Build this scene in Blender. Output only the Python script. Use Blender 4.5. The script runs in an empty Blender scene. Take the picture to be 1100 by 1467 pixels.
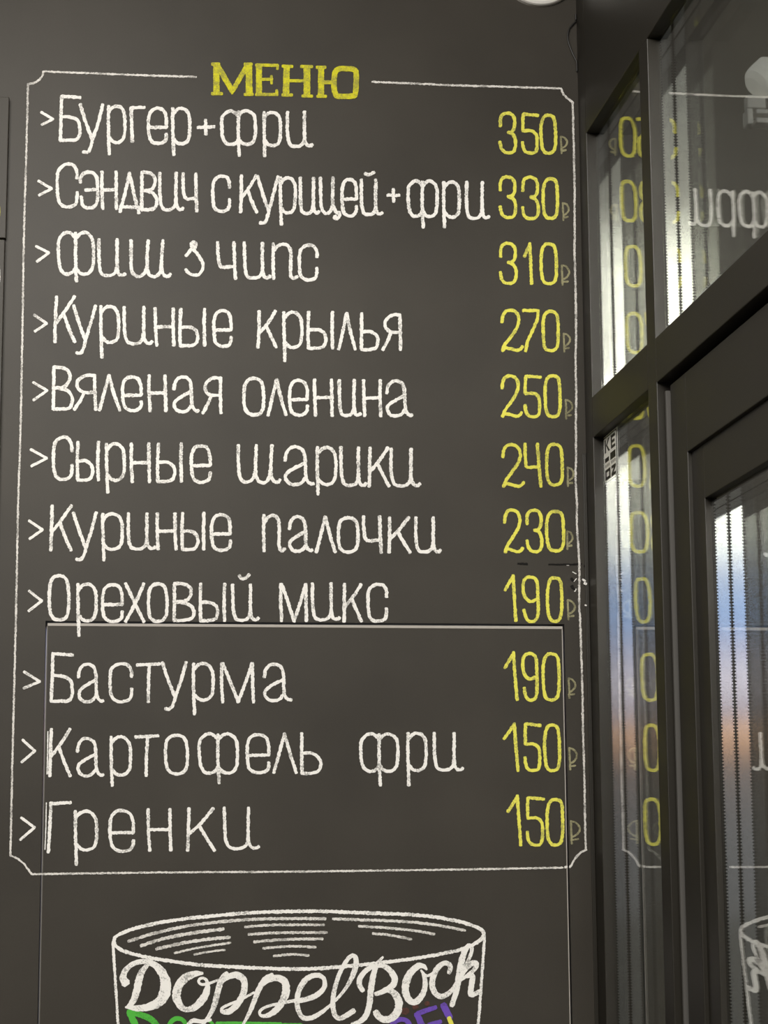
import bpy, bmesh, math, random
from mathutils import Vector, Matrix
random.seed(7)
sc = bpy.context.scene
COL = sc.collection

# ------------------------------------------------------------------ camera
F, CX, CY = 2890.0, 550.0, 733.5            # focal length and centre in pixels of the 1100x1467 frame
CAM = Vector((0.0, -3.1, 1.70))
_n = Vector(((196-CX)/F, -(1200-CY)/F, -1.0)).normalized()
_u = Vector((-113/F, 17900/F, -1.0)); _u -= _n*_u.dot(_n); _u.normalize()
_x = _n.cross(_u)
R = Matrix((_x, _n, _u))                     # camera axes -> world
cd = bpy.data.cameras.new('camera'); cam = bpy.data.objects.new('camera', cd); COL.objects.link(cam)
cd.sensor_width = 36.0; cd.lens = 36.0*F/1467.0; cd.clip_start = .02; cd.clip_end = 300
cam.matrix_world = Matrix.Translation(CAM) @ R.to_4x4()
sc.camera = cam

def on_wall(px, py, y=0.0):
    """where a line of sight meets the plane of the chalkboard wall (or a parallel plane)"""
    d = R @ Vector(((px-CX)/F, -(py-CY)/F, -1.0))
    return CAM + d*((y-CAM.y)/d.y)

# ------------------------------------------------------------------ view, sky, lamps
sc.view_settings.view_transform = 'Standard'
sc.view_settings.look = 'None'
sc.view_settings.exposure = 0.0
sc.view_settings.gamma = 1.0
sc.view_settings.use_curve_mapping = False

def lin(c):
    return tuple(((v/255.0)/12.92 if v <= 10.3 else ((v/255.0+.055)/1.055)**2.4) for v in c)

SKY_GAIN = 2.9
SKY = [(-10, (60, 60, 60), 1), (-6, (78, 78, 80), 1), (0, (98, 96, 100), 1), (1.7, (112, 104, 106), 1), (2.2, (150, 118, 104), 1),
       (2.9, (246, 190, 150), 1), (3.35, (160, 152, 172), 1), (4.1, (232, 220, 236), 1), (5.0, (196, 192, 220), 1),
       (6.0, (150, 182, 238), 1), (7.2, (190, 202, 238), 1), (8.2, (255, 252, 248), 1.5), (9.6, (255, 250, 240), 2.2),
       (10.8, (226, 218, 204), 1), (12.4, (255, 250, 238), 2.2), (15.6, (255, 250, 236), 2.0), (17.6, (150, 146, 138), 1),
       (22, (120, 118, 114), 1), (90, (96, 98, 104), 1)]
w = bpy.data.worlds.new('evening_sky'); sc.world = w; w.use_nodes = True
nt = w.node_tree; nt.nodes.clear()
out = nt.nodes.new('ShaderNodeOutputWorld'); bg = nt.nodes.new('ShaderNodeBackground')
tc = nt.nodes.new('ShaderNodeTexCoord'); sep = nt.nodes.new('ShaderNodeSeparateXYZ')
nt.links.new(tc.outputs['Generated'], sep.inputs[0])
asn = nt.nodes.new('ShaderNodeMath'); asn.operation = 'ARCSINE'; nt.links.new(sep.outputs['Z'], asn.inputs[0])
nz = nt.nodes.new('ShaderNodeTexNoise'); nz.inputs['Scale'].default_value = 9; nz.inputs['Detail'].default_value = 4
mp = nt.nodes.new('ShaderNodeMapping'); mp.inputs['Scale'].default_value = (1, 1, 4)
nt.links.new(tc.outputs['Generated'], mp.inputs[0]); nt.links.new(mp.outputs[0], nz.inputs['Vector'])
wob = nt.nodes.new('ShaderNodeMath'); wob.operation = 'MULTIPLY_ADD'; wob.inputs[1].default_value = .012; wob.inputs[2].default_value = -.006
nt.links.new(nz.outputs['Fac'], wob.inputs[0])
add = nt.nodes.new('ShaderNodeMath'); nt.links.new(asn.outputs[0], add.inputs[0]); nt.links.new(wob.outputs[0], add.inputs[1])
mr = nt.nodes.new('ShaderNodeMapRange'); mr.inputs[1].default_value = math.radians(-10); mr.inputs[2].default_value = math.radians(30)
nt.links.new(add.outputs[0], mr.inputs[0])
cr = nt.nodes.new('ShaderNodeValToRGB'); nt.links.new(mr.outputs[0], cr.inputs[0])
els = cr.color_ramp.elements
for i, (e, c, k) in enumerate(SKY):
    p = min(1, max(0, (e+10)/40.0))
    el = els[0] if i == 0 else (els[len(els)-1] if i == len(SKY)-1 else els.new(p))
    if 0 < p < 1: el.position = p
    el.color = tuple(v*k*.45 for v in lin(c)) + (1,)
nt.links.new(cr.outputs[0], bg.inputs[0]); bg.inputs[1].default_value = SKY_GAIN/.45
nt.links.new(bg.outputs[0], out.inputs[0])

def area(name, loc, rot, size, energy, color=(1, .955, .88)):
    l = bpy.data.lights.new(name, 'AREA'); l.shape = 'RECTANGLE'; l.size, l.size_y = size; l.energy = energy; l.color = color
    o = bpy.data.objects.new(name, l); COL.objects.link(o); o.location = loc; o.rotation_euler = rot; return o
area('ceiling_light_near', (-.42, -1.75, 3.25), (math.radians(50), 0, 0), (1.0, .4), 34)
area('ceiling_light_far', (-.6, -4.2, 3.3), (math.radians(25), 0, 0), (2.4, 1.0), 225)

# ------------------------------------------------------------------ materials
def mat(name, base, rough=.6, spec=.5, metal=0.0, mottling=0.0, scale=20.0, bump=0.0):
    m = bpy.data.materials.new(name); m.use_nodes = True
    t = m.node_tree; b = t.nodes['Principled BSDF']
    b.inputs['Roughness'].default_value = rough; b.inputs['Metallic'].default_value = metal
    b.inputs['Specular IOR Level'].default_value = spec
    b.inputs['Base Color'].default_value = (*base, 1)
    if mottling or bump:
        g = t.nodes.new('ShaderNodeNewGeometry'); n = t.nodes.new('ShaderNodeTexNoise')
        n.inputs['Scale'].default_value = scale; n.inputs['Detail'].default_value = 6; n.inputs['Roughness'].default_value = .65
        t.links.new(g.outputs['Position'], n.inputs['Vector'])
        if mottling:
            r = t.nodes.new('ShaderNodeValToRGB')
            r.color_ramp.elements[0].position = .3; r.color_ramp.elements[1].position = .7
            r.color_ramp.elements[0].color = (*[v*(1-mottling) for v in base], 1)
            r.color_ramp.elements[1].color = (*[v*(1+mottling) for v in base], 1)
            t.links.new(n.outputs['Fac'], r.inputs[0]); t.links.new(r.outputs[0], b.inputs['Base Color'])
        if bump:
            bp = t.nodes.new('ShaderNodeBump'); bp.inputs['Strength'].default_value = bump; bp.inputs['Distance'].default_value = .001
            t.links.new(n.outputs['Fac'], bp.inputs['Height']); t.links.new(bp.outputs[0], b.inputs['Normal'])
    return m

BOARD = (.045, .040, .033)
M = {}
def board_mat():
    """matt black chalkboard paint with faint wiped chalk dust"""
    m = mat('chalkboard_paint', BOARD, .44, .20)
    t = m.node_tree; b = t.nodes['Principled BSDF']
    g = t.nodes.new('ShaderNodeNewGeometry')
    n1 = t.nodes.new('ShaderNodeTexNoise'); n1.inputs['Scale'].default_value = 5; n1.inputs['Detail'].default_value = 5
    n2 = t.nodes.new('ShaderNodeTexNoise'); n2.inputs['Scale'].default_value = 420; n2.inputs['Detail'].default_value = 2
    for n in (n1, n2): t.links.new(g.outputs['Position'], n.inputs['Vector'])
    a = t.nodes.new('ShaderNodeMath'); a.operation = 'MULTIPLY_ADD'; a.inputs[1].default_value = .32
    t.links.new(n2.outputs['Fac'], a.inputs[0]); t.links.new(n1.outputs['Fac'], a.inputs[2])
    r = t.nodes.new('ShaderNodeValToRGB'); r.color_ramp.elements[0].position = .4; r.color_ramp.elements[1].position = .95
    r.color_ramp.elements[0].color = (*[v*.84 for v in BOARD], 1); r.color_ramp.elements[1].color = (*[v*1.2 for v in BOARD], 1)
    t.links.new(a.outputs[0], r.inputs[0]); t.links.new(r.outputs[0], b.inputs['Base Color'])
    return m
M['board'] = board_mat()

def chalk_mat(name, c, lo, hi, dark=None, coarse=45):
    """chalk grain: dense chalk broken by specks where the board shows through"""
    m = mat(name, c, .95, .1); t = m.node_tree; b = t.nodes['Principled BSDF']
    g = t.nodes.new('ShaderNodeNewGeometry')
    n1 = t.nodes.new('ShaderNodeTexNoise'); n1.inputs['Scale'].default_value = 520; n1.inputs['Detail'].default_value = 3
    n2 = t.nodes.new('ShaderNodeTexNoise'); n2.inputs['Scale'].default_value = coarse; n2.inputs['Detail'].default_value = 2
    for n in (n1, n2): t.links.new(g.outputs['Position'], n.inputs['Vector'])
    a = t.nodes.new('ShaderNodeMath'); a.operation = 'MULTIPLY_ADD'; a.inputs[1].default_value = .62
    t.links.new(n2.outputs['Fac'], a.inputs[0])
    s = t.nodes.new('ShaderNodeMath'); s.operation = 'MULTIPLY'; s.inputs[1].default_value = .62
    t.links.new(n1.outputs['Fac'], s.inputs[0]); t.links.new(s.outputs[0], a.inputs[2])
    r = t.nodes.new('ShaderNodeValToRGB'); r.color_ramp.elements[0].position = lo; r.color_ramp.elements[1].position = hi
    d = dark or tuple(.40*v+.60*k for v, k in zip(c, BOARD))
    r.color_ramp.elements[0].color = (*d, 1); r.color_ramp.elements[1].color = (*c, 1)
    t.links.new(a.outputs[0], r.inputs[0]); t.links.new(r.outputs[0], b.inputs['Base Color'])
    return m
M['white'] = chalk_mat('white_chalk', (.95, .93, .90), .45, .59)
M['soft'] = chalk_mat('thin_white_chalk', (.80, .775, .74), .48, .66)
M['yellow'] = chalk_mat('yellow_chalk', (.84, .80, .125), .46, .62, (.45, .43, .11))
M['head'] = chalk_mat('heading_yellow_chalk', (.70, .66, .035), .48, .70, (.36, .34, .07), 70)
M['faint'] = chalk_mat('faint_yellow_chalk', (.36, .34, .20), .48, .70)
M['green'] = chalk_mat('green_chalk', (.10, .50, .07), .45, .62, (.07, .33, .05))
M['purple'] = chalk_mat('purple_chalk', (.17, .09, .50), .45, .62, (.12, .07, .30))
M['red'] = chalk_mat('smudged_red_chalk', (.13, .055, .045), .48, .72)
M['scuff'] = mat('bare_black_scuff', (.008, .007, .006), .7, .2)
M['frame'] = mat('anthracite_powder_coat', (.020, .0175, .0128), .42, .42, 0, .08, 300)
M['gasket'] = mat('grey_rubber_gasket', (.10, .096, .09), .6, .3)
M['rubber'] = mat('black_rubber', (.010, .010, .010), .6, .3)
M['white_plastic'] = mat('white_plastic', (.82, .80, .76), .35, .5)
M['cable'] = mat('black_cable', (.016, .015, .014), .5, .4)
M['steel'] = mat('brushed_steel', (.55, .54, .52), .3, .5, 1.0)
M['floor'] = mat('dark_floor_tile', (.10, .085, .07), .4, .4, 0, .2, 3)
M['ceiling'] = mat('dark_ceiling_paint', (.09, .085, .078), .8, .2, 0, .1, 5)
M['room'] = mat('dark_room_paint', (.075, .07, .062), .7, .3, 0, .1, 6)
M['render'] = mat('dark_exterior_render', (.066, .060, .046), .85, .2, 0, .15, 12, .3)
M['paving'] = mat('grey_paving', (.12, .115, .11), .8, .3, 0, .2, 4)
M['ink_white'] = mat('white_sticker_film', (.95, .94, .91), .5, .4)
M['ink_black'] = mat('black_sticker_ink', (.015, .014, .013), .5, .4)
M['ink_grey'] = mat('grey_sticker_ink', (.30, .29, .27), .5, .4)
M['edge'] = mat('painted_edge_highlight', (.42, .39, .355), .5, .5)  # pale colour paints in the ceiling light caught on the door edges

def glass_mat(name, n):
    """thin architectural pane: mirror by Fresnel, clear straight through"""
    m = bpy.data.materials.new(name); m.use_nodes = True; t = m.node_tree; t.nodes.clear()
    o = t.nodes.new('ShaderNodeOutputMaterial'); mx = t.nodes.new('ShaderNodeMixShader')
    tr = t.nodes.new('ShaderNodeBsdfTransparent'); gl = t.nodes.new('ShaderNodeBsdfGlossy')
    gl.inputs['Roughness'].default_value = 0.0; tr.inputs[0].default_value = (.985, .995, .985, 1); gl.inputs[0].default_value = (.97, .97, .95, 1)
    g = t.nodes.new('ShaderNodeNewGeometry')
    ior = t.nodes.new('ShaderNodeMapRange'); ior.inputs[3].default_value = n; ior.inputs[4].default_value = 1/n
    t.links.new(g.outputs['Backfacing'], ior.inputs[0])
    fr = t.nodes.new('ShaderNodeFresnel'); t.links.new(ior.outputs[0], fr.inputs['IOR'])
    t.links.new(fr.outputs[0], mx.inputs[0]); t.links.new(tr.outputs[0], mx.inputs[1]); t.links.new(gl.outputs[0], mx.inputs[2])
    t.links.new(mx.outputs[0], o.inputs[0]); return m
M['glass'] = glass_mat('coated_window_glass', 1.62)
M['clear'] = glass_mat('clear_window_glass', 1.36)

def spacer_mat(x0, x1):
    """aluminium spacer bar with a row of perforations along both edges"""
    m = mat('aluminium_spacer', (.86, .86, .86), .06, .5, 1.0); t = m.node_tree; b = t.nodes['Principled BSDF']
    g = t.nodes.new('ShaderNodeNewGeometry'); s = t.nodes.new('ShaderNodeSeparateXYZ'); t.links.new(g.outputs['Position'], s.inputs[0])
    u = t.nodes.new('ShaderNodeMapRange'); u.inputs[1].default_value = x0; u.inputs[2].default_value = x1; u.inputs[3].default_value = -1; u.inputs[4].default_value = 1
    t.links.new(s.outputs['X'], u.inputs[0])
    ab = t.nodes.new('ShaderNodeMath'); ab.operation = 'ABSOLUTE'; t.links.new(u.outputs[0], ab.inputs[0])
    e = t.nodes.new('ShaderNodeMath'); e.operation = 'GREATER_THAN'; e.inputs[1].default_value = .80; t.links.new(ab.outputs[0], e.inputs[0])
    zz = t.nodes.new('ShaderNodeMath'); zz.operation = 'MULTIPLY'; zz.inputs[1].default_value = 2*math.pi/.0042; t.links.new(s.outputs['Z'], zz.inputs[0])
    sn = t.nodes.new('ShaderNodeMath'); sn.operation = 'SINE'; t.links.new(zz.outputs[0], sn.inputs[0])
    gt = t.nodes.new('ShaderNodeMath'); gt.operation = 'GREATER_THAN'; gt.inputs[1].default_value = .1; t.links.new(sn.outputs[0], gt.inputs[0])
    mu = t.nodes.new('ShaderNodeMath'); mu.operation = 'MULTIPLY'; t.links.new(e.outputs[0], mu.inputs[0]); t.links.new(gt.outputs[0], mu.inputs[1])
    mix = t.nodes.new('ShaderNodeMix'); mix.data_type = 'RGBA'; mix.inputs[6].default_value = (.86, .86, .86, 1); mix.inputs[7].default_value = (.10, .10, .10, 1)
    t.links.new(mu.outputs[0], mix.inputs[0]); t.links.new(mix.outputs[2], b.inputs['Base Color'])
    return m
M['spacer'] = spacer_mat(.7202, .7372); M['spacer_outer'] = spacer_mat(.7402, .7572)
M['door_spacer'] = spacer_mat(.7307, .7477); M['door_spacer_outer'] = spacer_mat(.7507, .7677)

# ------------------------------------------------------------------ mesh helpers
def link(name, bm, m, parent=None, origin=None):
    me = bpy.data.meshes.new(name)
    org = Vector(origin) if origin is not None else (parent.location.copy() if parent is not None else Vector((0, 0, 0)))
    if parent is not None and parent.parent is not None: org = parent['_o_'] if '_o_' in parent else org
    bmesh.ops.translate(bm, verts=bm.verts, vec=-org)
    bm.normal_update(); bm.to_mesh(me); bm.free()
    me.materials.append(m)
    o = bpy.data.objects.new(name, me); COL.objects.link(o)
    if parent is None: o.location = org
    else: o.parent = parent
    return o
def add_box(bm, x0, x1, y0, y1, z0, z1, bevel=0.0):
    r = bmesh.ops.create_cube(bm, size=1.0)
    vs = r['verts']
    for v in vs:
        v.co = Vector((x0+(v.co.x+.5)*(x1-x0), y0+(v.co.y+.5)*(y1-y0), z0+(v.co.z+.5)*(z1-z0)))
    if bevel:
        es = list({e for v in vs for e in v.link_edges})
        bmesh.ops.bevel(bm, geom=es, offset=bevel, segments=2, affect='EDGES', profile=.5)
def box(name, m, x0, x1, y0, y1, z0, z1, bevel=0.0, parent=None):
    bm = bmesh.new(); add_box(bm, x0, x1, y0, y1, z0, z1, bevel)
    return link(name, bm, m, parent, None if parent else ((x0+x1)/2, (y0+y1)/2, z0))
def structure(o): o['kind'] = 'structure'; return o
def thing(o, label, cat, group=None):
    o['label'] = label; o['category'] = cat
    if group: o['group'] = group
    return o
def empty(name, loc):
    o = bpy.data.objects.new(name, None); COL.objects.link(o); o.location = loc; o.empty_display_size = .02
    return o
def add_tube(bm, pts, rad, n=8):
    rings = []
    for i, p in enumerate(pts):
        a = pts[max(i-1, 0)]; b = pts[min(i+1, len(pts)-1)]
        t = (b-a).normalized(); s = t.cross(Vector((0, 0, 1)) if abs(t.z) < .9 else Vector((1, 0, 0))).normalized(); q = t.cross(s)
        rings.append([bm.verts.new(p+(s*math.cos(k*2*math.pi/n)+q*math.sin(k*2*math.pi/n))*rad) for k in range(n)])
    for r0, r1 in zip(rings, rings[1:]):
        for k in range(n): bm.faces.new((r0[k], r0[(k+1) % n], r1[(k+1) % n], r1[k]))
    bm.faces.new(rings[0][::-1]); bm.faces.new(rings[-1])
def add_lathe(bm, prof, c, axis='-y', n=64):
    """profile (radius, out) spun about an axis that leaves the wall"""
    rings = []
    for r, h in prof:
        rings.append([bm.verts.new(c+Vector((math.cos(k*2*math.pi/n)*r, -h, math.sin(k*2*math.pi/n)*r))) for k in range(n)])
    for r0, r1 in zip(rings, rings[1:]):
        for k in range(n): bm.faces.new((r0[k], r0[(k+1) % n], r1[(k+1) % n], r1[k]))
    bm.faces.new(rings[-1])
    bmesh.ops.recalc_face_normals(bm, faces=bm.faces)

# ------------------------------------------------------------------ the room
XF, XG = .703, .718                 # room face of the fixed frame, room face of the fixed glass
DX0, DX1, DZ = -.1393, .6592, 2.0235  # flush door cut into the chalkboard wall
CEIL = 3.35
bm = bmesh.new()
add_box(bm, -3.2, DX0-.003, 0, .12, 0, CEIL)
add_box(bm, DX1+.003, .7035, 0, .12, 0, CEIL)
add_box(bm, DX0-.003, DX1+.003, 0, .12, DZ+.0035, CEIL)
structure(link('wall_back', bm, M['board']))
d1 = structure(box('door_1', M['board'], DX0, DX1, 0.0, .04, .008, DZ-.0045, .0))
bm = bmesh.new()                     # pale strips round the flush door, ceiling-light highlight painted into their colour
def arris(bm, a, b, c, d):
    for q in (a, b, c, d): pass
    bm.faces.new([bm.verts.new(v) for v in (a, b, c, d)])
add_box(bm, DX0, DX1, -.0007, .03, DZ-.0045, DZ, .0006)
link('top_edge', bm, M['edge'], d1)
bm = bmesh.new(); add_box(bm, DX1-.0014, DX1, -.0007, .02, .008, DZ-.0045)
link('side_edge', bm, M['edge'], d1)
bm = bmesh.new(); add_box(bm, DX0-.0008, DX0+.0006, -.0006, .02, .008, DZ-.0045)
link('side_edge', bm, mat('dull_painted_edge', (.15, .14, .125), .5, .4), d1)
structure(box('wall_left', M['room'], -3.32, -3.2, -6.6, .12, 0, CEIL))
structure(box('wall_front', M['room'], -3.32, .80, -6.72, -6.6, 0, CEIL))
structure(box('floor', M['floor'], -3.32, .80, -6.72, .12, -.1, 0))
structure(box('ceiling', M['ceiling'], -3.32, .80, -6.72, .12, CEIL, CEIL+.1))
structure(box('wall_right', M['room'], .703, .80, -6.6, -1.50, 0, CEIL))
structure(box('trim_1', M['frame'], .6968, .7030, -.0022, .001, 0, 2.30, .0008))
# fixed aluminium frame of the glass front
structure(box('trim_2', M['frame'], XF, .785, -.052, .0, 0, CEIL, .0012))           # jamb at the chalkboard wall
structure(box('trim_3', M['frame'], XF, .785, -.447, -.400, 0, 2.815, .0012))       # mullion beside the door
bm = bmesh.new(); add_box(bm, XF, .785, -.400, -.052, 2.316, 2.381, .0012); add_box(bm, XF, .785, -1.45, -.447, 2.315, 2.378, .0012)
structure(link('trim_4', bm, M['frame']))                                           # rail over sidelight and door
structure(box('trim_5', M['frame'], XF, .785, -1.50, -.052, 2.815, CEIL, .0012))    # header
structure(box('trim_6', M['frame'], XF, .785, -1.50, -1.45, 0, 2.815, .0012))
structure(box('trim_7', M['frame'], XF, .785, -.400, -.052, 0, .10, .0012))         # sill under the sidelight
structure(box('trim_8', M['frame'], XF+.003, .785, -1.45, -.447, 0, .02, .0012))    # threshold

def glazing(parent, x, d0, d1, z0, z1, m1, m2):
    """triple glazed unit: three panes with an aluminium spacer frame in each cavity"""
    for k, m in enumerate((M['glass'], M['clear'], M['clear'])):
        b = bmesh.new(); add_box(b, x+.020*k, x+.020*k+.0012, -d1, -d0, z0, z1); link('glass_pane', b, m, parent)
    for k, m in enumerate((m1, m2)):
        b = bmesh.new(); xa, xb = x+.020*k+.0022, x+.020*k+.0192
        add_box(b, xa, xb, -(d0+.006), -d0, z0, z1)
        add_box(b, xa, xb, -d1, -(d1-.006), z0, z1)
        add_box(b, xa, xb, -(d1-.006), -(d0+.006), z1-.006, z1)
        add_box(b, xa, xb, -(d1-.006), -(d0+.006), z0, z0+.006)
        link('spacer_bar', b, m, parent)
def window(name, d0, d1, z0, z1):
    r = structure(empty(name, (XG, -(d0+d1)/2, z0)))
    glazing(r, XG, d0+.001, d1-.001, z0+.001, z1-.001, M['spacer'], M['spacer_outer'])
    return r
window('window_1', .052, .400, .10, 2.316)
window('window_2', .052, .400, 2.381, 2.815)
window('window_3', .447, 1.45, 2.378, 2.815)

# glazed door leaf
d2 = structure(empty('door_2', (.714, -.95, .02)))
LX, BX, GX = .714, .720, .7285
L0, L1 = .477, 1.42
bm = bmesh.new()
add_box(bm, LX, .79, -.552, -L0, .025, 2.305, .0012)
add_box(bm, LX, .79, -L1, -1.345, .025, 2.305, .0012)
add_box(bm, LX, .79, -1.345, -.552, 2.198, 2.305, .0012)
add_box(bm, LX, .79, -1.345, -.552, .025, .14, .0012)
link('leaf_frame', bm, M['frame'], d2)
bm = bmesh.new()
add_box(bm, BX, .785, -.606, -.552, .14, 2.198, .001)
add_box(bm, BX, .785, -1.345, -1.291, .14, 2.198, .001)
add_box(bm, BX, .785, -1.291, -.606, 2.127, 2.198, .001)
add_box(bm, BX, .785, -1.291, -.606, .14, .21, .001)
link('glazing_bead', bm, M['frame'], d2)
bm = bmesh.new(); add_box(bm, LX-.003, LX+.004, -.4655, -.4595, .025, 2.300, .0006)
link('gasket', bm, M['gasket'], d2)['label'] = 'thin grey rubber seal beside the hinge stile'
bm = bmesh.new(); add_box(bm, .745, .78, -.4655, -.448, .025, 2.305)
link('rebate', bm, M['rubber'], d2)
glazing(d2, GX, .606, 1.291, .21, 2.127, M['door_spacer'], M['door_spacer_outer'])
bm = bmesh.new()
add_tube(bm, [Vector((.655, -1.375, z)) for z in (.85, 1.0, 1.15, 1.3)], .014, 16)
add_tube(bm, [Vector((.655, -1.375, .9)), Vector((.714, -1.375, .9))], .008, 12)
add_tube(bm, [Vector((.655, -1.375, 1.25)), Vector((.714, -1.375, 1.25))], .008, 12)
link('door_handle', bm, M['steel'], d2)

# outside
structure(box('ground', M['paving'], .80, 40, -40, .5, -.15, -.02))
structure(box('wall_outside', M['render'], .79, 6.0, .42, .62, -.02, 4.2))

# ------------------------------------------------------------------ chalk strokes
PX = .00109                          # one pixel of the photograph on the wall, in metres
def chaikin(p, n=2):
    for _ in range(n):
        if len(p) < 3: return p
        q = [p[0]]
        for a, b in zip(p, p[1:]):
            q.append(tuple(.75*s+.25*t for s, t in zip(a, b))); q.append(tuple(.25*s+.75*t for s, t in zip(a, b)))
        q.append(p[-1]); p = q
    return p
def resample(p, step):
    o = [p[0]]
    for a, b in zip(p, p[1:]):
        L = math.hypot(b[0]-a[0], b[1]-a[1]); k = max(1, int(L/step))
        for i in range(1, k+1): o.append(tuple(s+(t-s)*i/k for s, t in zip(a, b)))
    return o
DEPTH = [0]
def ribbon(bm, pts, width, rough=.12, closed=False, place=on_wall, y0=0.0, smooth=2):
    """one chalk stroke: a low ridge of chalk lying on the board; pts are (x, y[, width]) in pixels"""
    pts = [(p[0], p[1], (p[2] if len(p) > 2 else width)) for p in pts]
    pts = chaikin(pts, smooth)
    pts = resample(pts, 1.7)
    n = len(pts)
    if n < 2: return
    DEPTH[0] = (DEPTH[0]+1) % 23
    yf = y0-.0008-.00002*DEPTH[0]; yb = y0-.00003
    tang = []
    for i in range(n):
        a = pts[max(i-1, 0)]; b = pts[min(i+1, n-1)]
        dx, dy = b[0]-a[0], b[1]-a[1]; L = math.hypot(dx, dy) or 1; tang.append((dx/L, dy/L))
    P = []
    for i, (x, y, wd) in enumerate(pts):
        P.append((x, y, wd, tang[i]))

    h = P[0]; e = P[-1]
    P = [(h[0]-h[3][0]*h[2]*.32, h[1]-h[3][1]*h[2]*.32, h[2]*.62, h[3])] + P + [(e[0]+e[3][0]*e[2]*.32, e[1]+e[3][1]*e[2]*.32, e[2]*.62, e[3])]
    rows = []
    for x, y, wd, (tx, ty) in P:
        yf -= 1.2e-6
        wl = wd*.5*(1+random.uniform(-rough, rough)*1.3); wr = wd*.5*(1+random.uniform(-rough, rough)*1.3)
        l = place(x-ty*wl, y+tx*wl); r = place(x+ty*wr, y-tx*wr)
        rows.append([bm.verts.new((l.x, yb, l.z)), bm.verts.new((l.x, yf, l.z)), bm.verts.new((r.x, yf, r.z)), bm.verts.new((r.x, yb, r.z))])
    for a, b in zip(rows, rows[1:]):
        for k in range(3): bm.faces.new((a[k], a[k+1], b[k+1], b[k]))
    bm.faces.new(rows[0]); bm.faces.new(rows[-1][::-1])
def strokes_obj(name, strokes, m, parent=None, width=5.2, rough=.12, y0=0.0, smooth=2):
    bm = bmesh.new()
    for s in strokes: ribbon(bm, s, width, rough, y0=y0, smooth=smooth)
    bmesh.ops.recalc_face_normals(bm, faces=bm.faces)
    if parent is None:
        c = Vector((0, 0, 0))
        for v in bm.verts: c += v.co
        c /= len(bm.verts); c.y = 0
        return link(name, bm, m, None, c)
    return link(name, bm, m, parent)

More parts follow.
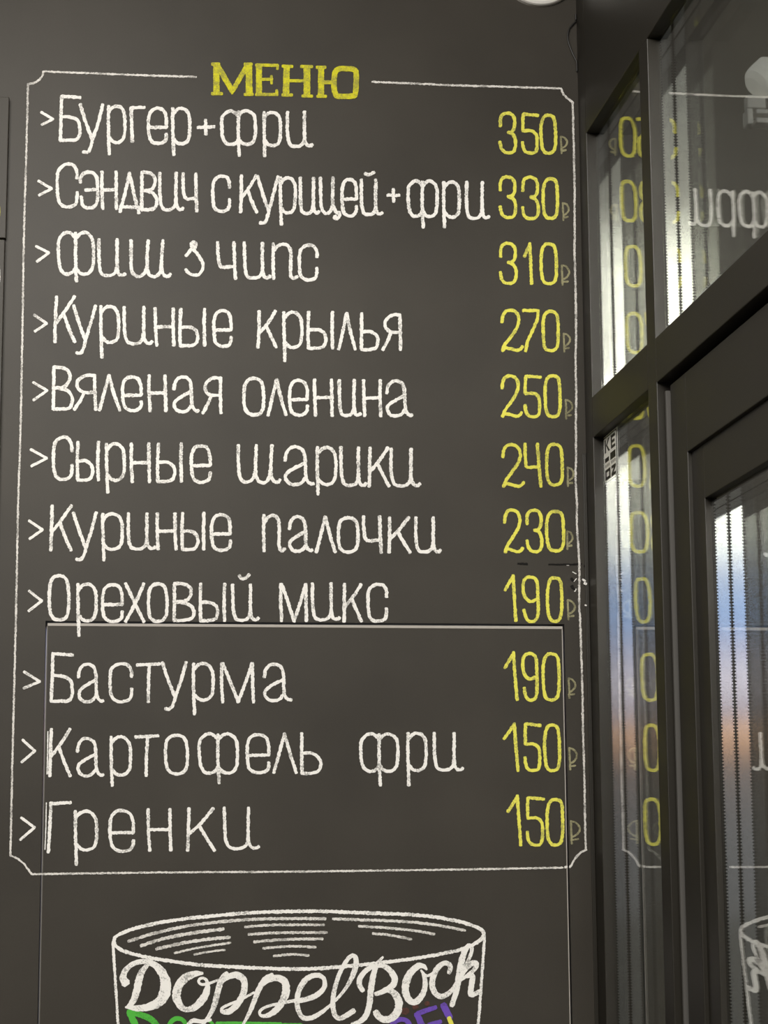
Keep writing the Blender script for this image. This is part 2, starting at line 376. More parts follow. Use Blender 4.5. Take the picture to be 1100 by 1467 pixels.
# letter skeletons: x 0..1 across the letter, y 0 at its top and 1 on the base line
BRE = 'breve'
C_ = [(1, .34), (1, .16), (.8, .01), (.42, .0), (.06, .12), (.0, .32), (.0, .72), (.14, .95), (.5, 1.02), (.92, .96), (1, .82), (1, .66)]
I_ = lambda s: [[(0, 0), (.0, .5), (.04, .86), (.16, 1), (s-.2, 1), (s-.04, .9), (s-.01, .72)], [(s, 0), (s-.01, .6), (s+.01, .86), (s+.09, .98), (1-.05, .99), (1, .94)]]
G = {
 'Б': [[(1, .03), (.1, .0), (.06, .0)], [(.07, 0), (.04, .5), (.0, 1)], [(.04, .46), (.5, .46), (.92, .55), (.98, .72), (.97, .9), (.82, .99), (.5, 1)], [(.6, .99), (0, 1)]],
 'у': [[(0, 0), (.22, .45), (.54, .96)], [(1, 0), (.78, .5), (.56, .92), (.44, 1.2), (.32, 1.31), (.12, 1.29)]],
 'р': [[(.05, 0), (.04, .5), (.1, 1.34)], [(.08, .16), (.25, .04), (.5, -.01), (.8, .04), (1, .22), (1, .72), (.9, .93), (.6, 1.01), (.3, .98), (.12, .86)]],
 'г': [[(.02, 0), (.0, .4), (.1, 1)], [(0, .02), (1, .0)]],
 'е': [[(.03, .56), (1, .55)], [(1, .55), (1, .25), (.86, .06), (.5, 0), (.16, .06), (.0, .28), (.02, .74), (.14, .95), (.5, 1.02), (.86, .98), (1, .88), (1, .74)]],
 'ф': [[(.49, .14), (.36, .01), (.2, 0), (.03, .14), (0, .3), (.03, .8), (.14, .98), (.32, 1), (.45, .93), (.5, .82)], [(.51, .14), (.64, .01), (.8, 0), (.96, .12), (1, .3), (1, .78), (.9, .97), (.72, 1.01), (.57, .94), (.5, .82)], [(.5, .02), (.49, .6), (.52, 1.3)]],
 'и': I_(.70), 'Я': None,
 'с': [C_], 'С': [C_],
 'э': [[(0, .3), (.03, .12), (.3, .0), (.68, .0), (.96, .14), (1, .34), (1, .76), (.86, .97), (.45, 1.02), (.12, .94), (.05, .68)], [(.28, .5), (1, .5)]],
 'н': [[(.02, 0), (.02, .5), (.08, 1)], [(.96, 0), (.96, .5), (1, 1)], [(.05, .5), (.97, .49)]],
 'д': [[(.5, 0), (.28, .5), (.08, .96)], [(.5, 0), (.72, .5), (.9, .97)], [(.0, .95), (1, .97)], [(.03, .95), (.0, 1.09)], [(.97, .97), (1, 1.12)]],
 'в': [[(.02, 0), (0, 1)], [(.02, 0), (.5, .01), (.82, .1), (.88, .27), (.72, .43), (.45, .49), (.05, .5)], [(.3, .5), (.7, .54), (.98, .68), (1, .84), (.86, .97), (.5, 1), (0, 1)]],
 'ч': [[(0, 0), (.0, .3), (.05, .56), (.18, .67), (.4, .68), (.9, .66)], [(.92, 0), (.94, .5), (1, 1)]],
 'к': [[(.04, 0), (.03, .5), (0, 1)], [(.95, 0), (.5, .36), (.06, .6)], [(.42, .4), (.7, .7), (1, 1)]],
 'ц': [[(0, 0), (.0, .5), (.05, .85), (.2, 1), (.42, 1), (.58, .88), (.62, .7)], [(.64, 0), (.61, .6), (.66, .86), (.84, 1), (.95, .96), (.98, 1.1), (.9, 1.4), (.78, 1.42), (.7, 1.3), (.8, 1.2)]],
 'ш': [[(0, 0), (0, .6), (.03, .9), (.13, 1), (.26, 1), (.36, .9), (.4, .72)], [(.43, 0), (.4, .7), (.45, .94), (.55, 1.02), (.66, 1), (.74, .9), (.76, .7)], [(.81, 0), (.77, .65), (.8, .92), (.88, 1), (.96, 1), (1, .93)]],
 'п': [[(.03, 0), (.02, .4), (.05, 1)], [(.06, .2), (.22, .05), (.45, 0), (.66, .07), (.75, .25), (.72, .8), (.76, .97), (.88, 1), (1, .94)]],
 'ы': [[(.04, 0), (.0, .5), (.02, 1)], [(.02, .5), (.4, .48), (.66, .58), (.74, .74), (.68, .92), (.5, 1), (.02, 1)], [(1, 0), (.97, .5), (1, 1)]],
 'ь': [[(.03, 0), (.02, .5), (.04, 1)], [(.03, .5), (.5, .48), (.86, .58), (1, .74), (.92, .92), (.65, 1), (.04, 1)]],
 'л': [[(0, 1), (.25, .5), (.48, 0)], [(.48, 0), (.7, .5), (1, 1)]],
 'я': [[(.96, 0), (.96, .5), (1, 1)], [(.97, .02), (.6, .0), (.24, .1), (.1, .26), (.2, .42), (.45, .51), (.97, .5)], [(.46, .51), (.25, .78), (0, 1)]],
 'а': [[(.03, .36), (.06, .16), (.22, .02), (.46, .0), (.66, .1), (.72, .3), (.73, .8), (.8, .93), (.92, .99), (1, .97)], [(.72, .42), (.34, .56), (.06, .7), (.03, .84), (.16, .98), (.4, 1.01), (.6, .96), (.72, .82)]],
 'о': [[(.5, 0), (.18, .04), (.0, .22), (0, .76), (.16, .97), (.5, 1.02), (.84, .97), (1, .78), (.98, .24), (.82, .04), (.5, 0), (.3, .02)]],
 'х': [[(0, 0), (.5, .5), (1, 1)], [(1, 0), (.5, .55), (0, 1)]],
 'м': [[(.02, 0), (.02, .5), (.05, 1)], [(.05, .0), (.3, .5), (.53, 1)], [(.53, 1), (.75, .5), (.96, 0)], [(.97, 0), (.97, .5), (1, 1)]],
 'т': [[(0, .03), (1, .0)], [(.54, .0), (.5, .5), (.48, 1)]],
 '+': [[(0, .52), (1, .48)], [(.48, 0), (.5, 1)]],
 '&': [[(.42, -.02), (.3, .04), (.34, .14), (.5, .16), (.6, .07), (.5, -.03), (.4, -.01)], [(.42, .06), (.5, .08)], [(0, .4), (.28, .24), (.44, .12)], [(.44, .2), (.72, .38), (.98, .6), (.98, .8), (.8, .97), (.5, 1.0), (.18, .94), (.0, .82)]],
 '0': [[(.5, 0), (.22, .02), (.05, .16), (.0, .4), (.05, .82), (.2, .97), (.5, 1.01), (.82, .98), (.98, .86), (1, .6), (.96, .14), (.8, .02), (.5, 0), (.3, .01)]],
 '3': [[(.02, .33), (.02, .12), (.2, .0), (.7, .0), (.94, .12), (.96, .32), (.82, .46), (.5, .48)], [(.55, .48), (.84, .52), (1, .66), (1, .86), (.85, .99), (.36, 1.0), (.08, .9), (0, .72)]],
 '5': [[(1, .03), (.08, .0)], [(.08, 0), (.05, .2), (.06, .43)], [(.06, .43), (.6, .42), (.88, .5), (.94, .62), (.94, .86), (.84, 1), (.3, 1), (.08, .9), (.04, .72)]],
 '1': [[(0, .32), (.72, .02)], [(.72, 0), (.84, .5), (1, 1)]],
 '2': [[(.0, .30), (.02, .14), (.2, .0), (.55, .0), (.78, .1), (.84, .26), (.74, .44), (.4, .68), (.12, .86), (.02, 1)], [(.02, 1), (.12, .92), (.4, .95), (.7, 1), (.9, .97), (1, .9)]],
 '7': [[(0, .0), (.98, .0)], [(.95, .0), (.95, .2), (.6, .5), (.3, .75), (.16, 1)]],
 '4': [[(0, 0), (.06, .5), (.16, .56), (.8, .54)], [(.78, .0), (.86, .5), (1, 1)]],
 '9': [[(.9, .5), (.5, .57), (.15, .48), (.0, .3), (.03, .1), (.25, .0), (.7, .0), (.95, .1), (.96, .3), (1, .84), (.86, .99), (.5, 1.02), (.16, .92), (.1, .74)]],
 'R': [[(.02, 0), (.08, .5), (.12, 1)], [(0, .02), (.5, .04), (.95, .26), (.95, .45), (.6, .62), (.14, .7)], [(.05, .84), (.8, .8)]],
}
G['Г'] = [[(.12, 0), (.08, .5), (.0, 1)], [(.1, .03), (1, 0)]]
G['К'] = [[(.08, 0), (.04, .5), (0, 1)], [(1, .0), (.5, .34), (.08, .58)], [(.45, .37), (.7, .7), (1, 1)]]
G['Ф'] = G['ф']; G['О'] = G['о']; G['В'] = G['в']; G['й'] = G['и']

def glyph(ch, x0, x1, yt, yb, desc=None, extra=()):
    h = yb-yt; out = []
    for s in G[ch]:
        o = []
        for a, b in s:
            y = yt+b*h
            if desc is not None and b > 1.05:      # tails reach the measured depth
                top = max(q[1] for q in s)
                y = yb+(b-1)/(top-1)*(desc-yb)
            o.append((x0+a*(x1-x0)+random.uniform(-.35, .35), y+random.uniform(-.35, .35)))
        out.append(o)
    return out+[list(e) for e in extra]

ITEMS = [
 ('Бургер+фри', [(59,161),(76,171),(60,179)],
  [('word', [('Б',86.5,115,138.5,201.5),('у',115,147.5,150,203,219),('р',154,179,152,204.5,221.5),('г',188,207,154,203),('е',212.5,238,154.5,205.5),('р',246,272,155.5,206.5,222)]),
   ('plus_sign', [('+',283,307,172,193)]),
   ('word', [('ф',317,366,159,207.5,223.5),('р',377,402,161,209,224),('и',411.5,447,160.5,210)])]),
 ('Сэндвич с курицей + фри', [(55,259.5),(74,270.5),(56,280)],
  [('word', [('С',82,110.5,235,297),('э',115,140,246.5,298),('н',145.5,167,246,299.5),('д',172,199,248,299),('в',203,225,247,300.5),('и',229,262,248,301),('ч',262,282,249,303)]),
   ('word', [('с',304.5,328.5,252,303)]),
   ('word', [('к',344.5,368,252,304.5),('у',369,398,253,305,320.5),('р',400.5,423,255,305.5,322),('и',430,457,255,306),('ц',459,487,255,306,314),('е',489.5,510.5,256.5,309),('й',517.5,547,257.5,307.5,None,[(523,248.6),(526,250.8),(530,250.6),(535.6,247)])]),
   ('plus_sign', [('+',555,572,271,289)]),
   ('word', [('ф',584,626,259.5,310.5,326),('р',634.5,658,261,311.5,325.5),('и',668,700,261,313)])]),
 ('Фиш & чипс', [(51.6,353),(70,362.4),(53,375)],
  [('word', [('Ф',83,134,333,393.5,403),('и',141.5,179,343,395),('ш',187.5,244,344.5,396)]),
   ('ampersand', [('&',266,291,348,395)]),
   ('word', [('ч',312,337,347,400),('и',350,387,348,398.5),('п',390,426,349,399.5),('с',428.5,454,351.5,401)])]),
 ('Куриные крылья', [(49,451.4),(67,463.6),(50,475)],
  [('word', [('К',78.5,107,425,490),('у',105.5,137,438,489.5,507),('р',143.5,170,439,491,512),('и',178,218,440,492.5),('н',222,249,442,495),('ы',257.5,293,442.5,495.5),('е',306,331,444.5,496)]),
   ('word', [('к',370,396,446,498),('р',405.5,432,447.5,498,517.5),('ы',441,476.5,447,499),('л',485,509,449,500.5),('ь',517,542,449.5,501),('я',548,574,450.5,501.5)])]),
 ('Вяленая оленина', [(47.6,548),(67.6,559.6),(48,573.4)],
  [('word', [('В',76.5,104,526,586.5),('я',106,137,537.5,587),('л',142,171.5,538,588),('е',175.5,202,539.5,588),('н',213,237.5,538,589),('а',248,284.5,539.5,590),('я',290,316.5,541,592)]),
   ('word', [('о',349.5,378,542,594),('л',384,409.5,544,595),('е',414.5,440,544.5,594.5),('н',450,476,544,595.5),('и',486,516,544.5,595.5),('н',520.5,545.5,545,596),('а',553,590,545.5,596)])]),
 ('Сырные шарики', [(44,644),(67,656.6),(45,668)],
  [('word', [('С',76.5,103,626,687),('ы',110.5,141,633.5,688),('р',151.5,178,636,688,706),('н',187.5,214,635.5,690.5),('ы',225.5,260,635.5,690),('е',273.5,301,638,690.5)]),
   ('word', [('ш',341.5,401,638,691),('а',407,449,640,694.5),('р',453,481,641,694.5,708.5),('и',488.5,524,641,696),('к',528.5,557,641.5,697),('и',560,601,643,696.5)])]),
 ('Куриные палочки', [(41.6,746),(61,759),(42.4,772)],
  [('word', [('К',72.5,102,724.5,788.5),('у',105,138,734.5,787.5,802.5),('р',146,175,736,787.5,802.5),('и',183.5,222,735.5,786.5),('н',224.5,252,735.5,787),('ы',260.5,292,735,787.5),('е',302.5,330,737,788)]),
   ('word', [('п',377,408,738,789.5),('а',413.5,447,740,790),('л',453,480,740.5,791),('о',484.5,513,741.5,790.5),('ч',520.5,546,740,791.5),('к',557,587,741.5,791.5),('и',595.5,631,741.5,791)])]),
 ('Ореховый микс', [(41.6,846.6),(60,861),(41,875.4)],
  [('word', [('О',70.5,99,824.5,888),('р',110.5,138,837,889.5,911),('е',146.5,175,837,890),('х',180,206,836,890.5),('о',212.5,239.5,836.5,890),('в',249.5,278,836,889),('ы',286.5,321.5,836.5,889.5),('й',333.5,370,837.5,888.5,None,[(342.4,824.8),(346,829.6),(350,829.6),(357,823.4)])]),
   ('word', [('м',401.5,439,837,890),('и',447.5,486,836,888),('к',492.5,518,837,890.5),('с',527,553.5,837,890)])]),
 ('Бастурма', [(34.4,962.4),(57,976.4),(34,986)],
  [('word', [('Б',73.5,104.5,936.5,1005),('а',111.5,148,951,1005.5),('с',157.5,188.5,951,1005),('т',196.5,229,951,1006),('у',232.5,267,949,1001,1016),('р',275.5,305,950.5,1003,1023.5),('м',316.5,363,950.5,1006),('а',377.5,417.5,951,1004)])]),
 ('Картофель фри', [(32.4,1060),(50,1076),(31,1092)],
  [('word', [('К',71,100.5,1044.5,1112,None,[(68.6,1048,1.6),(68.2,1080,1.6),(67.4,1109,1.6)]),('а',110,148,1057.5,1111.5),('р',157.5,187,1055.5,1110.5,1125.5),('т',193.5,226.5,1054.5,1111.5),('о',237,269,1053,1108),('ф',285,340,1051,1108,1122),('е',353.5,385,1051.5,1106.5),('л',392,424.5,1051,1107),('ь',431.5,460,1050.5,1108)]),
   ('word', [('ф',516.5,570,1051,1105.5,1125),('р',583,610.5,1050.5,1104,1125),('и',622,662.5,1050,1103.5)])]),
 ('Гренки', [(30.4,1171.4),(49.6,1185.4),(29,1203)],
  [('word', [('Г',69,101.5,1149.5,1221,None,[(66.4,1150,1.4),(65.8,1185,1.4),(64.4,1217,1.4)]),('р',106.5,138.5,1162,1218,1239),('е',157,191,1160.5,1219),('н',211.5,245,1159,1218.5),('к',269,307,1158,1218.5),('и',321.5,370.5,1157,1216)])]),
]
PRICES = [
 ('350', [('3',716,738.5,162.5,219.5),('5',747.5,770.8,164,219.5),('0',774.5,795.5,165.5,219.5)], (803,812.5,196,220)),
 ('330', [('3',716.2,738.5,253.7,312.5),('3',748.2,771,254,314),('0',777.8,798.5,256.3,313)], (806,815,291,315.7)),
 ('310', [('3',716.3,739,349,406.5),('1',751,761.5,349,407),('0',774.8,797,349.5,406.5)], (804,815.5,380,409)),
 ('270', [('2',719,748,444.5,502.5),('7',749,771.3,445,503),('0',777.3,799.5,446,502.5)], (807,816.5,478,504)),
 ('250', [('2',719,747,538.5,597),('5',751.2,774.2,539,597),('0',780.6,802.3,538.5,597)], (810,820,572.5,600.5)),
 ('240', [('2',720.4,750.2,637,697),('4',751.5,774.8,636,697),('0',782.4,805.2,636.5,695)], (812.5,822,669.6,697)),
 ('230', [('2',722.8,749,730.7,791),('3',754.3,776,731,791),('0',782.5,807.3,732.5,789.5)], (812,820.3,761,787)),
 ('190', [('1',723.3,738.8,824.7,890),('9',748.5,771,827,890),('0',783.8,804.5,827.5,890)], (812.7,823.8,859.6,888)),
 ('190', [('1',723,740.5,934.5,1003),('9',748.5,769.2,936.5,1002.5),('0',777.3,800.8,936.5,1002.5)], (814,824.5,971.6,1000)),
 ('150', [('1',722,742,1036.6,1104.7),('5',751,774.2,1037.3,1104),('0',779.7,801.5,1038.5,1104)], (815,826.7,1071.5,1103)),
 ('150', [('1',727,746,1140,1211),('5',754.3,778.7,1143,1210.5),('0',783.2,806,1145,1210.5)], (817,831,1176,1209)),
]
def root_at(name, px, py):
    p = on_wall(px, py); return empty(name, (p.x, 0.0, p.z))

# board-edge chalk border
BORDER = [
 [(62,102.5),(110,104.5),(200,108),(281,110.5)],
 [(62,102.5),(61,109),(55,116),(48,119.5),(39.5,121)],
 [(40,121),(39,170),(36.5,260),(34,345),(33,430),(31,540),(29.5,620),(27,690),(26,720),(24.5,800),(22.5,900),(20,1000),(17.5,1100),(15,1226)],
 [(15,1226),(24,1229),(33,1236),(40,1245),(45.5,1252.5)],
 [(45,1252.5),(140,1251),(260,1249.5),(400,1249),(520,1247.5),(600,1246.5),(700,1245),(806,1243)],
 [(809,1242.5),(812,1241.5)],
 [(816,1242.5),(819,1238),(822,1232),(828,1224.5),(833,1220),(840,1217.5)],
 [(839,1217),(837.8,1185),(837.2,1130),(836,1080),(834.6,1040),(834.4,1012),(833.4,970),(832.3,930),(831,890),(829.3,865),(829.6,830),(829.6,806),(828,780),(826,755),(825.8,735),(826.3,722),(825,705),(824,680),(825,655),(824.6,620),(824.6,590),(825.4,560),(824,525),(825,470),(824.5,440),(824,400),(822.5,360),(823,335),(822.6,300),(823,275),(822.2,240),(821.5,205),(820.6,170),(820,147)],
 [(803.5,127),(806,134),(811,140),(819.5,146.5)],
 [(533,117.5),(600,120.3),(660,123),(740,125),(803.5,127)],
]
b = strokes_obj('menu_border', BORDER, M['soft'], None, 2.8, .26, smooth=1)
thing(b, 'thin white chalk border with scooped corners around the whole menu', 'chalk border')

# heading
hd = root_at('menu_heading', 408, 140)
thing(hd, 'yellow block letter heading МЕНЮ at the top of the chalk menu', 'heading')
def q(x, y): return (290+x/4.4, 70+y/4.4)
def hs(w_, *p): return [(*q(x, y), w_/4.4) for x, y in p]
HEAD = {
 'М': [hs(40,(88,102),(88,280)), hs(34,(98,112),(188,268)), hs(30,(188,268),(278,112)), hs(42,(292,108),(294,284)), hs(22,(62,97),(104,97)), hs(20,(60,284),(122,284)), hs(20,(266,98),(310,98)), hs(20,(266,288),(316,288)), hs(14,(185,270),(187,284))],
 'Е': [hs(38,(356,108),(356,284)), hs(20,(338,103),(474,106)), hs(16,(474,106),(472,128)), hs(18,(360,194),(440,192)), hs(16,(434,172),(436,220)), hs(20,(338,288),(472,288)), hs(18,(468,262),(468,290))],
 'Н': [hs(40,(530,115),(526,290)), hs(20,(505,110),(566,112)), hs(20,(504,292),(564,292)), hs(20,(545,202),(645,203)), hs(42,(658,116),(658,292)), hs(20,(622,112),(690,114)), hs(20,(630,298),(690,300))],
 'Ю': [hs(38,(748,120),(746,294)), hs(20,(720,118),(774,118)), hs(20,(724,300),(778,300)), hs(24,(760,212),(825,212)), hs(34,(846,132),(830,160),(828,260),(842,296),(856,302),(950,300),(966,290),(970,150),(958,132),(930,126),(870,126),(846,132),(836,148))],
}
for ch, ss in HEAD.items():
    strokes_obj('letter', ss, M['head'], hd, 8, .06, smooth=1)

NTH = ['first', 'second', 'third', 'fourth', 'fifth', 'sixth', 'seventh', 'eighth', 'ninth', 'tenth', 'eleventh']
for i, (text, bullet, words) in enumerate(ITEMS):
    r = root_at('menu_item', (bullet[0][0]+words[-1][1][-1][2])/2, words[0][1][0][4])
    thing(r, 'white chalk menu line reading "%s" with arrow mark at left' % text, 'menu line', 'handwritten dish names on the chalk menu')
    strokes_obj('arrow_bullet', [bullet[:2], bullet[1:]], M['white'], r, 3.9, .12)
    for part, letters in words:
        ss = []
        for g in letters:
            ss += glyph(*g[:5], desc=g[5] if len(g) > 5 else None)
            if len(g) > 6: ss.append(g[6])
        strokes_obj(part, ss, M['white'], r, 4.8 if i < 8 else 4.65, .19)
dish = [t for t, _, _ in ITEMS]
for i, (num, digits, rub) in enumerate(PRICES):
    r = root_at('price', (digits[0][1]+rub[1])/2, digits[0][4])
    thing(r, 'yellow chalk price %s with a faint rouble sign, beside the line "%s"' % (num, dish[i]), 'price', 'yellow prices in the right column of the menu')
    for g in digits:
        strokes_obj('digit', glyph(*g), M['yellow'], r, 4.6, .17)
    strokes_obj('rouble_sign', glyph('R', *rub), M['faint'], r, 2.7, .2)['label'] = 'faint thin grey-yellow rouble sign'

# beer glass drawing
mug = root_at('beer_glass_drawing', 428, 1467)
thing(mug, 'chalk drawing of a wide beer glass with foam lines and script lettering, below the menu', 'chalk drawing')
RIM = [[(163,1349),(164,1343),(171,1338),(190,1330.5),(230,1321),(270,1315.5),(310,1311.6),(350,1308),(380,1306.6),(440,1305.2),(480,1306),(540,1308.5),(580,1309.6),(620,1313),(660,1320),(690,1331),(693,1337)],
       [(693,1337),(690,1345),(683,1351),(660,1361),(620,1369),(560,1378),(480,1386),(440,1388.4),(400,1388),(340,1385.5),(290,1383),(250,1378),(210,1371.5),(176,1363),(165,1355),(163,1349)]]
strokes_obj('glass_rim', RIM, M['white'], mug, 5.0, .2)
SIDES = [[(161.5,1350),(165,1402),(169,1467),(174,1560),(182,1700)], [(694,1340),(690.5,1394),(685,1467),(677,1560),(667,1700)], [(182,1700),(300,1722),(430,1728),(560,1722),(667,1700)]]
strokes_obj('glass_side', SIDES, M['white'], mug, 3.9, .2)
FOAM = [(4.2,[(184,1348.6),(216,1338),(270,1325.6),(330,1319),(370,1316.4),(420,1316),(466,1316)]), (4.6,[(202,1355),(234,1344),(278,1336),(320,1331)]),
        (4.6,[(224,1359.6),(260,1351),(300,1345),(329,1343)]), (3.2,[(250,1365.5),(280,1358),(330,1350.6)]), (2.8,[(278,1367.6),(300,1363),(322,1361)]),
        (3.6,[(351,1328),(390,1324.6),(464,1325)]), (3.8,[(356,1338.6),(400,1336),(468,1336)]), (3.8,[(364,1349.4),(410,1345.4),(462,1345)]), (3.6,[(377,1358.6),(416,1355),(452,1357)]), (3.4,[(392,1369.6),(420,1366.6),(442,1369)]),
        (4.0,[(477,1316.4),(540,1318.4),(580,1320),(620,1324),(666,1333)]), (3.6,[(514,1326.6),(570,1330.4),(600,1334),(622,1338.4)]), (3.6,[(534,1337.4),(560,1339.4),(589,1345.4)])]
strokes_obj('foam_lines', [[(x, y, wd) for x, y in s] for wd, s in FOAM], M['soft'], mug, 4, .22)
def A(*p): return [(150+x/5, 1290+y/5, w_) for x, y, w_ in p]
def B(*p): return [(340+x/5, 1290+y/5, w_) for x, y, w_ in p]
def Cc(*p): return [(520+x/5, 1290+y/5, w_) for x, y, w_ in p]
SCRIPT = [
 A((150,592,13),(128,560,10),(140,510,8),(180,465,7),(240,438,7),(310,436,8),(375,470,10),(425,535,13),(442,610,16),(425,690,16),(370,745,13),(290,772,10),(210,772,8),(150,764,3)),
 A((312,455,5),(262,510,9),(240,590,11),(222,680,10),(195,735,8),(160,764,4)),
 A((700,522,4),(650,522,9),(580,548,12),(525,610,12),(508,690,12),(540,760,10),(585,788,7),(650,765,10),(710,700,11),(735,640,9),(738,585,5),(715,556,4),(685,556,4),(668,580,4),(688,604,4),(740,598,4),(815,568,3)),
 A((875,520,6),(835,560,8),(812,640,9),(790,740,8),(760,810,6),(720,865,5),(690,905,4)),
 A((825,590,6),(880,545,8),(945,528,10),(995,560,10),(1005,620,9),(985,690,9),(940,760,9),(885,800,9),(838,800,6),(835,770,4),(900,740,4),(975,712,4),(1070,658,3)),
 B((250,532,6),(195,560,8),(155,630,8),(120,720,7),(90,800,6),(50,872,4),(20,920,3)),
 B((165,612,6),(220,565,8),(290,550,10),(345,580,11),(352,650,11),(325,725,10),(270,795,9),(205,832,6),(158,822,4),(160,785,4),(220,755,4),(300,738,4),(420,715,5)),
 B((415,722,7),(500,708,7),(580,675,8),(628,620,7),(625,560,6),(580,530,7),(510,545,8),(455,605,8),(425,690,7),(430,780,7),(465,845,7),(530,845,7),(600,805,6),(660,755,4),(730,690,4),(790,610,5),(840,510,8),(855,430,8),(832,385,6),(790,415,6),(735,510,6),(700,610,6),(680,720,7),(690,815,7),(725,852,7),(780,825,7),(832,790,8)),
 B((1042,405,3),(1000,450,6),(975,520,8),(955,640,9),(945,760,8),(915,840,8),(875,870,7),(820,888,5)),
 B((897,645,7),(868,600,8),(880,545,8),(930,490,7),(1000,462,6),(1060,470,7),(1110,520,9),(1132,570,9),(1110,615,9),(1050,650,8),(990,670,6)),
 B((1080,635,8),(1135,670,10),(1162,740,11),(1140,815,11),(1085,855,10),(1025,850,9),(990,800,9)),
 Cc((455,495,3),(435,468,7),(390,465,9),(335,520,10),(300,600,11),(305,680,10),(345,735,9),(395,720,9),(435,660,8),(447,590,7),(435,530,5),(415,500,3)),
 Cc((430,525,4),(460,545,4),(500,520,4)),
 Cc((615,518,6),(632,470,7),(590,440,7),(530,480,8),(490,570,8),(500,650,8),(550,697,8),(610,670,7),(655,620,5),(700,520,4),(760,420,5),(785,345,5),(760,312,6),(725,360,8),(700,450,9),(685,560,9),(665,660,8),(635,752,7)),
 Cc((692,575,5),(720,510,5),(770,450,8),(815,445,8),(805,490,6),(750,535,5),(700,570,4)),
 Cc((735,545,5),(790,530,8),(775,610,8),(765,680,8),(800,670,7),(842,648,6)),
]
strokes_obj('script_lettering', SCRIPT, M['white'], mug, 6, .08)
GREEN = [[(184,1450,8),(200,1453,8),(216,1459,9),(226,1470,9),(230,1490,9),(222,1520,9),(200,1540,9)], [(186,1452,9),(195,1470,10),(200,1500,10),(200,1540,10)], [(240,1475,6),(245,1462,7),(255,1458,7),(264,1462,6),(268,1474,6),(268,1500,6),(255,1520,6),(242,1505,6),(240,1475,6)],
         [(300,1463,4),(306,1467,4),(308,1480,4)], [(311,1467,7),(350,1467,7),(402,1468,7)], [(406,1468.5,6),(432,1469,6)], [(356,1470,9),(356,1530,9)]]
strokes_obj('block_lettering', GREEN, M['green'], mug, 7, .06)['label'] = 'green chalk block letters under the script'
strokes_obj('letter_flourish', [[(269,1468,5),(277,1461,7),(286,1464,6),(302,1461,4)]], M['white'], mug, 5, .1)
PURPLE = [[(560,1476,8),(563,1464,8),(573,1459.5,7),(584,1462,7),(588,1472,7)], [(597,1453,9),(603,1466,9),(610,1485,9)], [(598,1452,7),(611,1447.5,7),(624,1443,6)], [(614,1468,6),(631,1463.5,6)], [(635,1440,10),(640,1450,10),(644,1458,9)]]
strokes_obj('block_lettering', PURPLE, M['purple'], mug, 8, .06)['label'] = 'purple chalk block letters at the right of the glass'
strokes_obj('letter_stripe', [[(643,1458,6),(648,1471,7)]], M['yellow'], mug, 6, .06)['label'] = 'short yellow stripe on the purple letters'
strokes_obj('smudge', [[(578,1449,9),(583,1448,9)], [(593,1443,7),(597,1442,7)], [(610,1438,6),(613,1437,6)]], M['red'], mug, 8, .2)

# wiped and chipped spots beside the right border
SC = [[(742,807.5,3),(755,808,3)], [(786,808.5,2),(810,808.8,2.4),(833,808,2)], [(838,810,4),(841,816,4)], [(818.5,829,4),(821,832,3)], [(819,840,5),(823,845,3)], [(835,829,3),(840,834,2)]]
sm_ = root_at('board_scuffs', 826, 820)
thing(sm_, 'black scuffs and dashes in the board paint above and beside the upper 190 price', 'scuff')
for q_ in SC: strokes_obj('scuff', [q_], M['scuff'], sm_, 2.5, .25)
SPK = [[(834.3,830.5,3.2),(837.4,832.8,3.4)], [(836.5,835.8,3.6),(839,836.8,3.6)], [(837.6,867.3,2.4),(839.2,867.8,2.4)], [(812,809.7,1.6),(814.5,809.7,1.6)], [(820,819.5,1.2),(825,822,1.4)], [(822,833,1.2),(825.5,829,1.2)], [(823,847,2),(825,844,1.6)], [(833.2,1022.6,3),(834.6,1022.8,3)]]
sp_ = root_at('chalk_specks', 838, 840)
thing(sp_, 'scattered white chips and chalk specks by the right border line', 'chalk specks')
for q_ in SPK: strokes_obj('speck', [q_], M['white'], sp_, 2, .25, y0=-.0024 if q_[0][0] > 832 and q_[0][1] < 900 else 0)

# ------------------------------------------------------------------ boards left of the menu
bd = box('menu_board', M['board'], -.95, -.2152, -.012, -.0002, 2.625, 2.8555, .001)
thing(bd, 'upper dark board cut off by the left edge of the picture', 'board', 'dark boards left of the menu')
bd2 = box('menu_board', M['board'], -.95, -.2165, -.012, -.0002, .30, 2.6225, .001)
thing(bd2, 'long lower dark board along the left edge of the picture', 'board', 'dark boards left of the menu')
k = strokes_obj('chalk_digit', glyph('0', -24, -1.0, 290, 318), M['yellow'], None, 5, .12, y0=-.0122)
thing(k, 'edge of a yellow chalk numeral on the upper left board', 'chalk mark')
k = strokes_obj('chalk_digit', glyph('0', -20, -.6, 380, 412), M['white'], None, 4, .12, y0=-.0122)
thing(k, 'tip of a white chalk mark on the lower left board', 'chalk mark')

# round white fitting at the top of the wall
c = Vector((.640, 0, 3.117))
fit = empty('wall_fitting', c)
thing(fit, 'round white fitting high on the dark wall above the 350 price', 'wall fitting')
bm = bmesh.new(); add_lathe(bm, [(.068, 0), (.0678, .007), (.0665, .0105), (.063, .0125), (.056, .0135), (.053, .011), (.0515, .004)], c); link('outer_ring', bm, M['white_plastic'], fit)
bm = bmesh.new(); add_lathe(bm, [(.049, .004), (.050, .016), (.048, .022), (.040, .027), (.020, .030), (.004, .031)], c); link('centre_disc', bm, M['white_plastic'], fit)

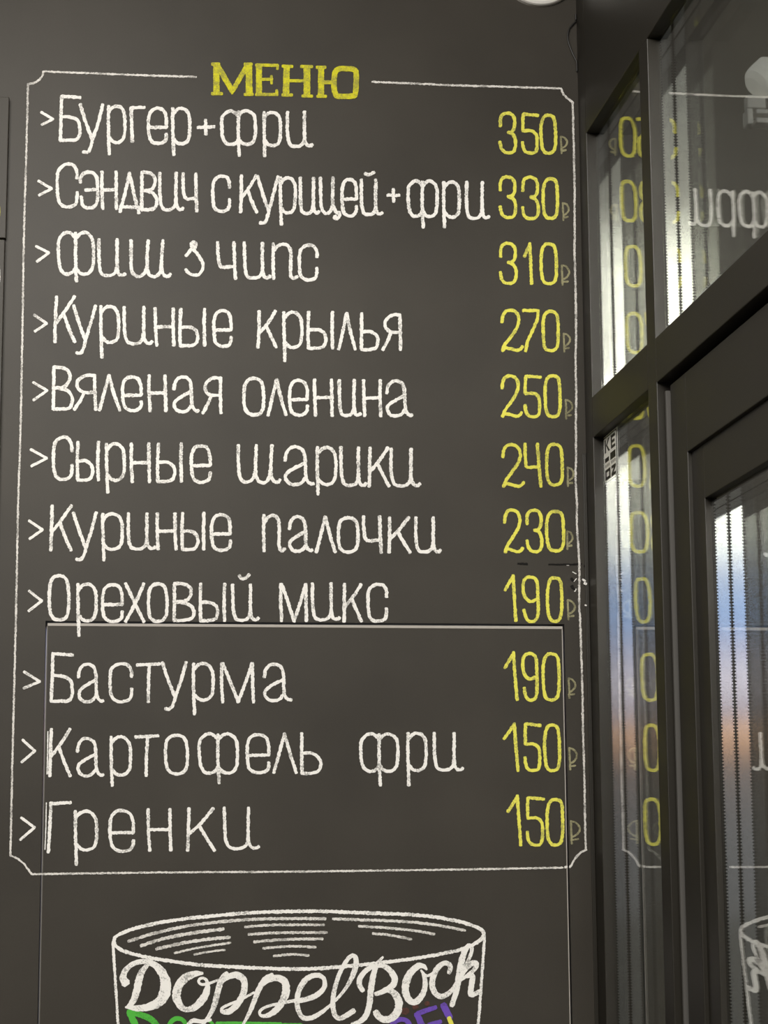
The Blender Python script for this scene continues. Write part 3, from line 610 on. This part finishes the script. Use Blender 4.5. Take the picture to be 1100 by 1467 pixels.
# loose cable in the corner
pts = [(834,22),(828,28.6),(818,37),(812.5,47),(812.3,58.5),(818,75),(824,87),(830,98),(833,104)]
pts = [Vector((on_wall(x, y).x, -.0035, on_wall(x, y).z)) for x, y in chaikin(pts, 2)]
pts = [Vector((min(p.x, .7015), p.y, p.z)) for p in pts]
bm = bmesh.new(); add_tube(bm, pts, .0014, 8)
thing(link('cable', bm, M['cable'], None, pts[0]), 'thin black cable bowing out from the top corner beside the door frame', 'cable')

# sticker on the sidelight glass
SX = XG-.0002
st = empty('window_sticker', (SX, -.110, 2.240))
thing(st, 'small square black and white sticker on the narrow side window', 'sticker')
D0, D1, Z0, Z1 = .0625, .157, 2.2395, 2.3135
def srect(bm, u0, u1, v0, v1, t0, t1):
    add_box(bm, SX-t1, SX-t0, -(D0+u1*(D1-D0)), -(D0+u0*(D1-D0)), Z1-v1*(Z1-Z0), Z1-v0*(Z1-Z0))
def spoly(bm, uv, t0, t1):
    a = [bm.verts.new((SX-t1, -(D0+u*(D1-D0)), Z1-v*(Z1-Z0))) for u, v in uv]
    b_ = [bm.verts.new((SX-t0, -(D0+u*(D1-D0)), Z1-v*(Z1-Z0))) for u, v in uv]
    bm.faces.new(a); bm.faces.new(b_[::-1])
    for i in range(len(a)): j = (i+1) % len(a); bm.faces.new((a[i], a[j], b_[j], b_[i]))
    bmesh.ops.recalc_face_normals(bm, faces=bm.faces)
bm = bmesh.new(); srect(bm, .0, .84, .04, .96, 0, .00012)
srect(bm, .92, .96, 0, 1, 0, .00012); srect(bm, 0, .96, 0, .015, 0, .00012); srect(bm, 0, .96, .985, 1, 0, .00012)
link('film', bm, M['ink_white'], st)
bm = bmesh.new(); T0, T1 = .00013, .00022
srect(bm, .06, .15, .08, .36, T0, T1); spoly(bm, [(.15,.2),(.32,.08),(.42,.08),(.22,.22)], T0, T1); spoly(bm, [(.15,.2),(.22,.2),(.42,.36),(.32,.36)], T0, T1)       # K
srect(bm, .5, .58, .08, .36, T0, T1); srect(bm, .58, .8, .08, .14, T0, T1); srect(bm, .58, .76, .19, .25, T0, T1); srect(bm, .58, .8, .30, .36, T0, T1)                   # E
srect(bm, .06, .34, .47, .56, T0, T1); srect(bm, .44, .8, .43, .58, T0, T1)
srect(bm, .06, .42, .72, .78, T0, T1); srect(bm, .06, .42, .88, .94, T0, T1); srect(bm, .06, .15, .78, .88, T0, T1); srect(bm, .33, .42, .78, .88, T0, T1)             # O
srect(bm, .5, .8, .72, .78, T0, T1); srect(bm, .5, .8, .88, .94, T0, T1); spoly(bm, [(.66,.78),(.8,.78),(.64,.88),(.5,.88)], T0, T1)                                       # Z
link('lettering', bm, M['ink_black'], st)
bm = bmesh.new()
for u in (.08, .2, .3, .5, .6, .72): srect(bm, u, u+.07, .61, .67, T0, T1)
link('small_print', bm, M['ink_grey'], st)

# white lamp outside, seen through the glass over the door
lp = on_wall(1086, 130, .30)
lamp = empty('outdoor_lamp', (lp.x, lp.y, lp.z))
thing(lamp, 'white outdoor lamp on a bracket, seen through the glass above the door', 'lamp')
s = .00119
def L(px, py, dy=0): p = on_wall(px, py, .30+dy); return p
bm = bmesh.new()
n_, prof = 24, [(.004, 0), (.020, .004), (.030, .014), (.033, .028), (.034, .052)]
ax = Vector((.75, .1, .65)).normalized(); sx = ax.cross(Vector((0, 1, 0))).normalized(); sy = ax.cross(sx)
base = L(1079, 125); rings = []
for r_, h_ in prof: rings.append([bm.verts.new(base+ax*(h_-.004)+(sx*math.cos(k*2*math.pi/n_)+sy*math.sin(k*2*math.pi/n_))*r_) for k in range(n_)])
for a_, b_ in zip(rings, rings[1:]):
    for k in range(n_): bm.faces.new((a_[k], a_[(k+1) % n_], b_[(k+1) % n_], b_[k]))
bm.faces.new(rings[0]); bm.faces.new(rings[-1]); bmesh.ops.recalc_face_normals(bm, faces=bm.faces)
added_glow = mat('shade_added_glow', (.82, .80, .76), .4, .5)
added_glow.node_tree.nodes['Principled BSDF'].inputs['Emission Color'].default_value = (1, .95, .86, 1)
added_glow.node_tree.nodes['Principled BSDF'].inputs['Emission Strength'].default_value = .38  # faint glow added to the shade so it shows brighter through the glass
link('shade', bm, added_glow, lamp)
def lbox(name, x0, x1, y0, y1, d0, d1, m):
    a_ = L(x0, y1); b_ = L(x1, y0); bm = bmesh.new(); add_box(bm, a_.x, b_.x, .30+d0, .30+d1, a_.z, b_.z, .002); return link(name, bm, m, lamp)
lbox('mount_box', 1068.5, 1094, 139, 157, -.01, .012, M['white_plastic'])
lbox('bracket', 1068.5, 1076, 158, 180, -.01, .02, M['white_plastic'])
lbox('bracket', 1081, 1120, 160, 165, -.01, .02, M['white_plastic'])
lbox('bracket', 1081, 1120, 172, 178, -.01, .02, M['white_plastic'])
bm = bmesh.new(); add_tube(bm, [L(1098, 108), L(1110, 95, .05), L(1120, 90, .119)], .012, 12); link('arm', bm, mat('brown_lamp_arm', (.14, .12, .10), .6), lamp)
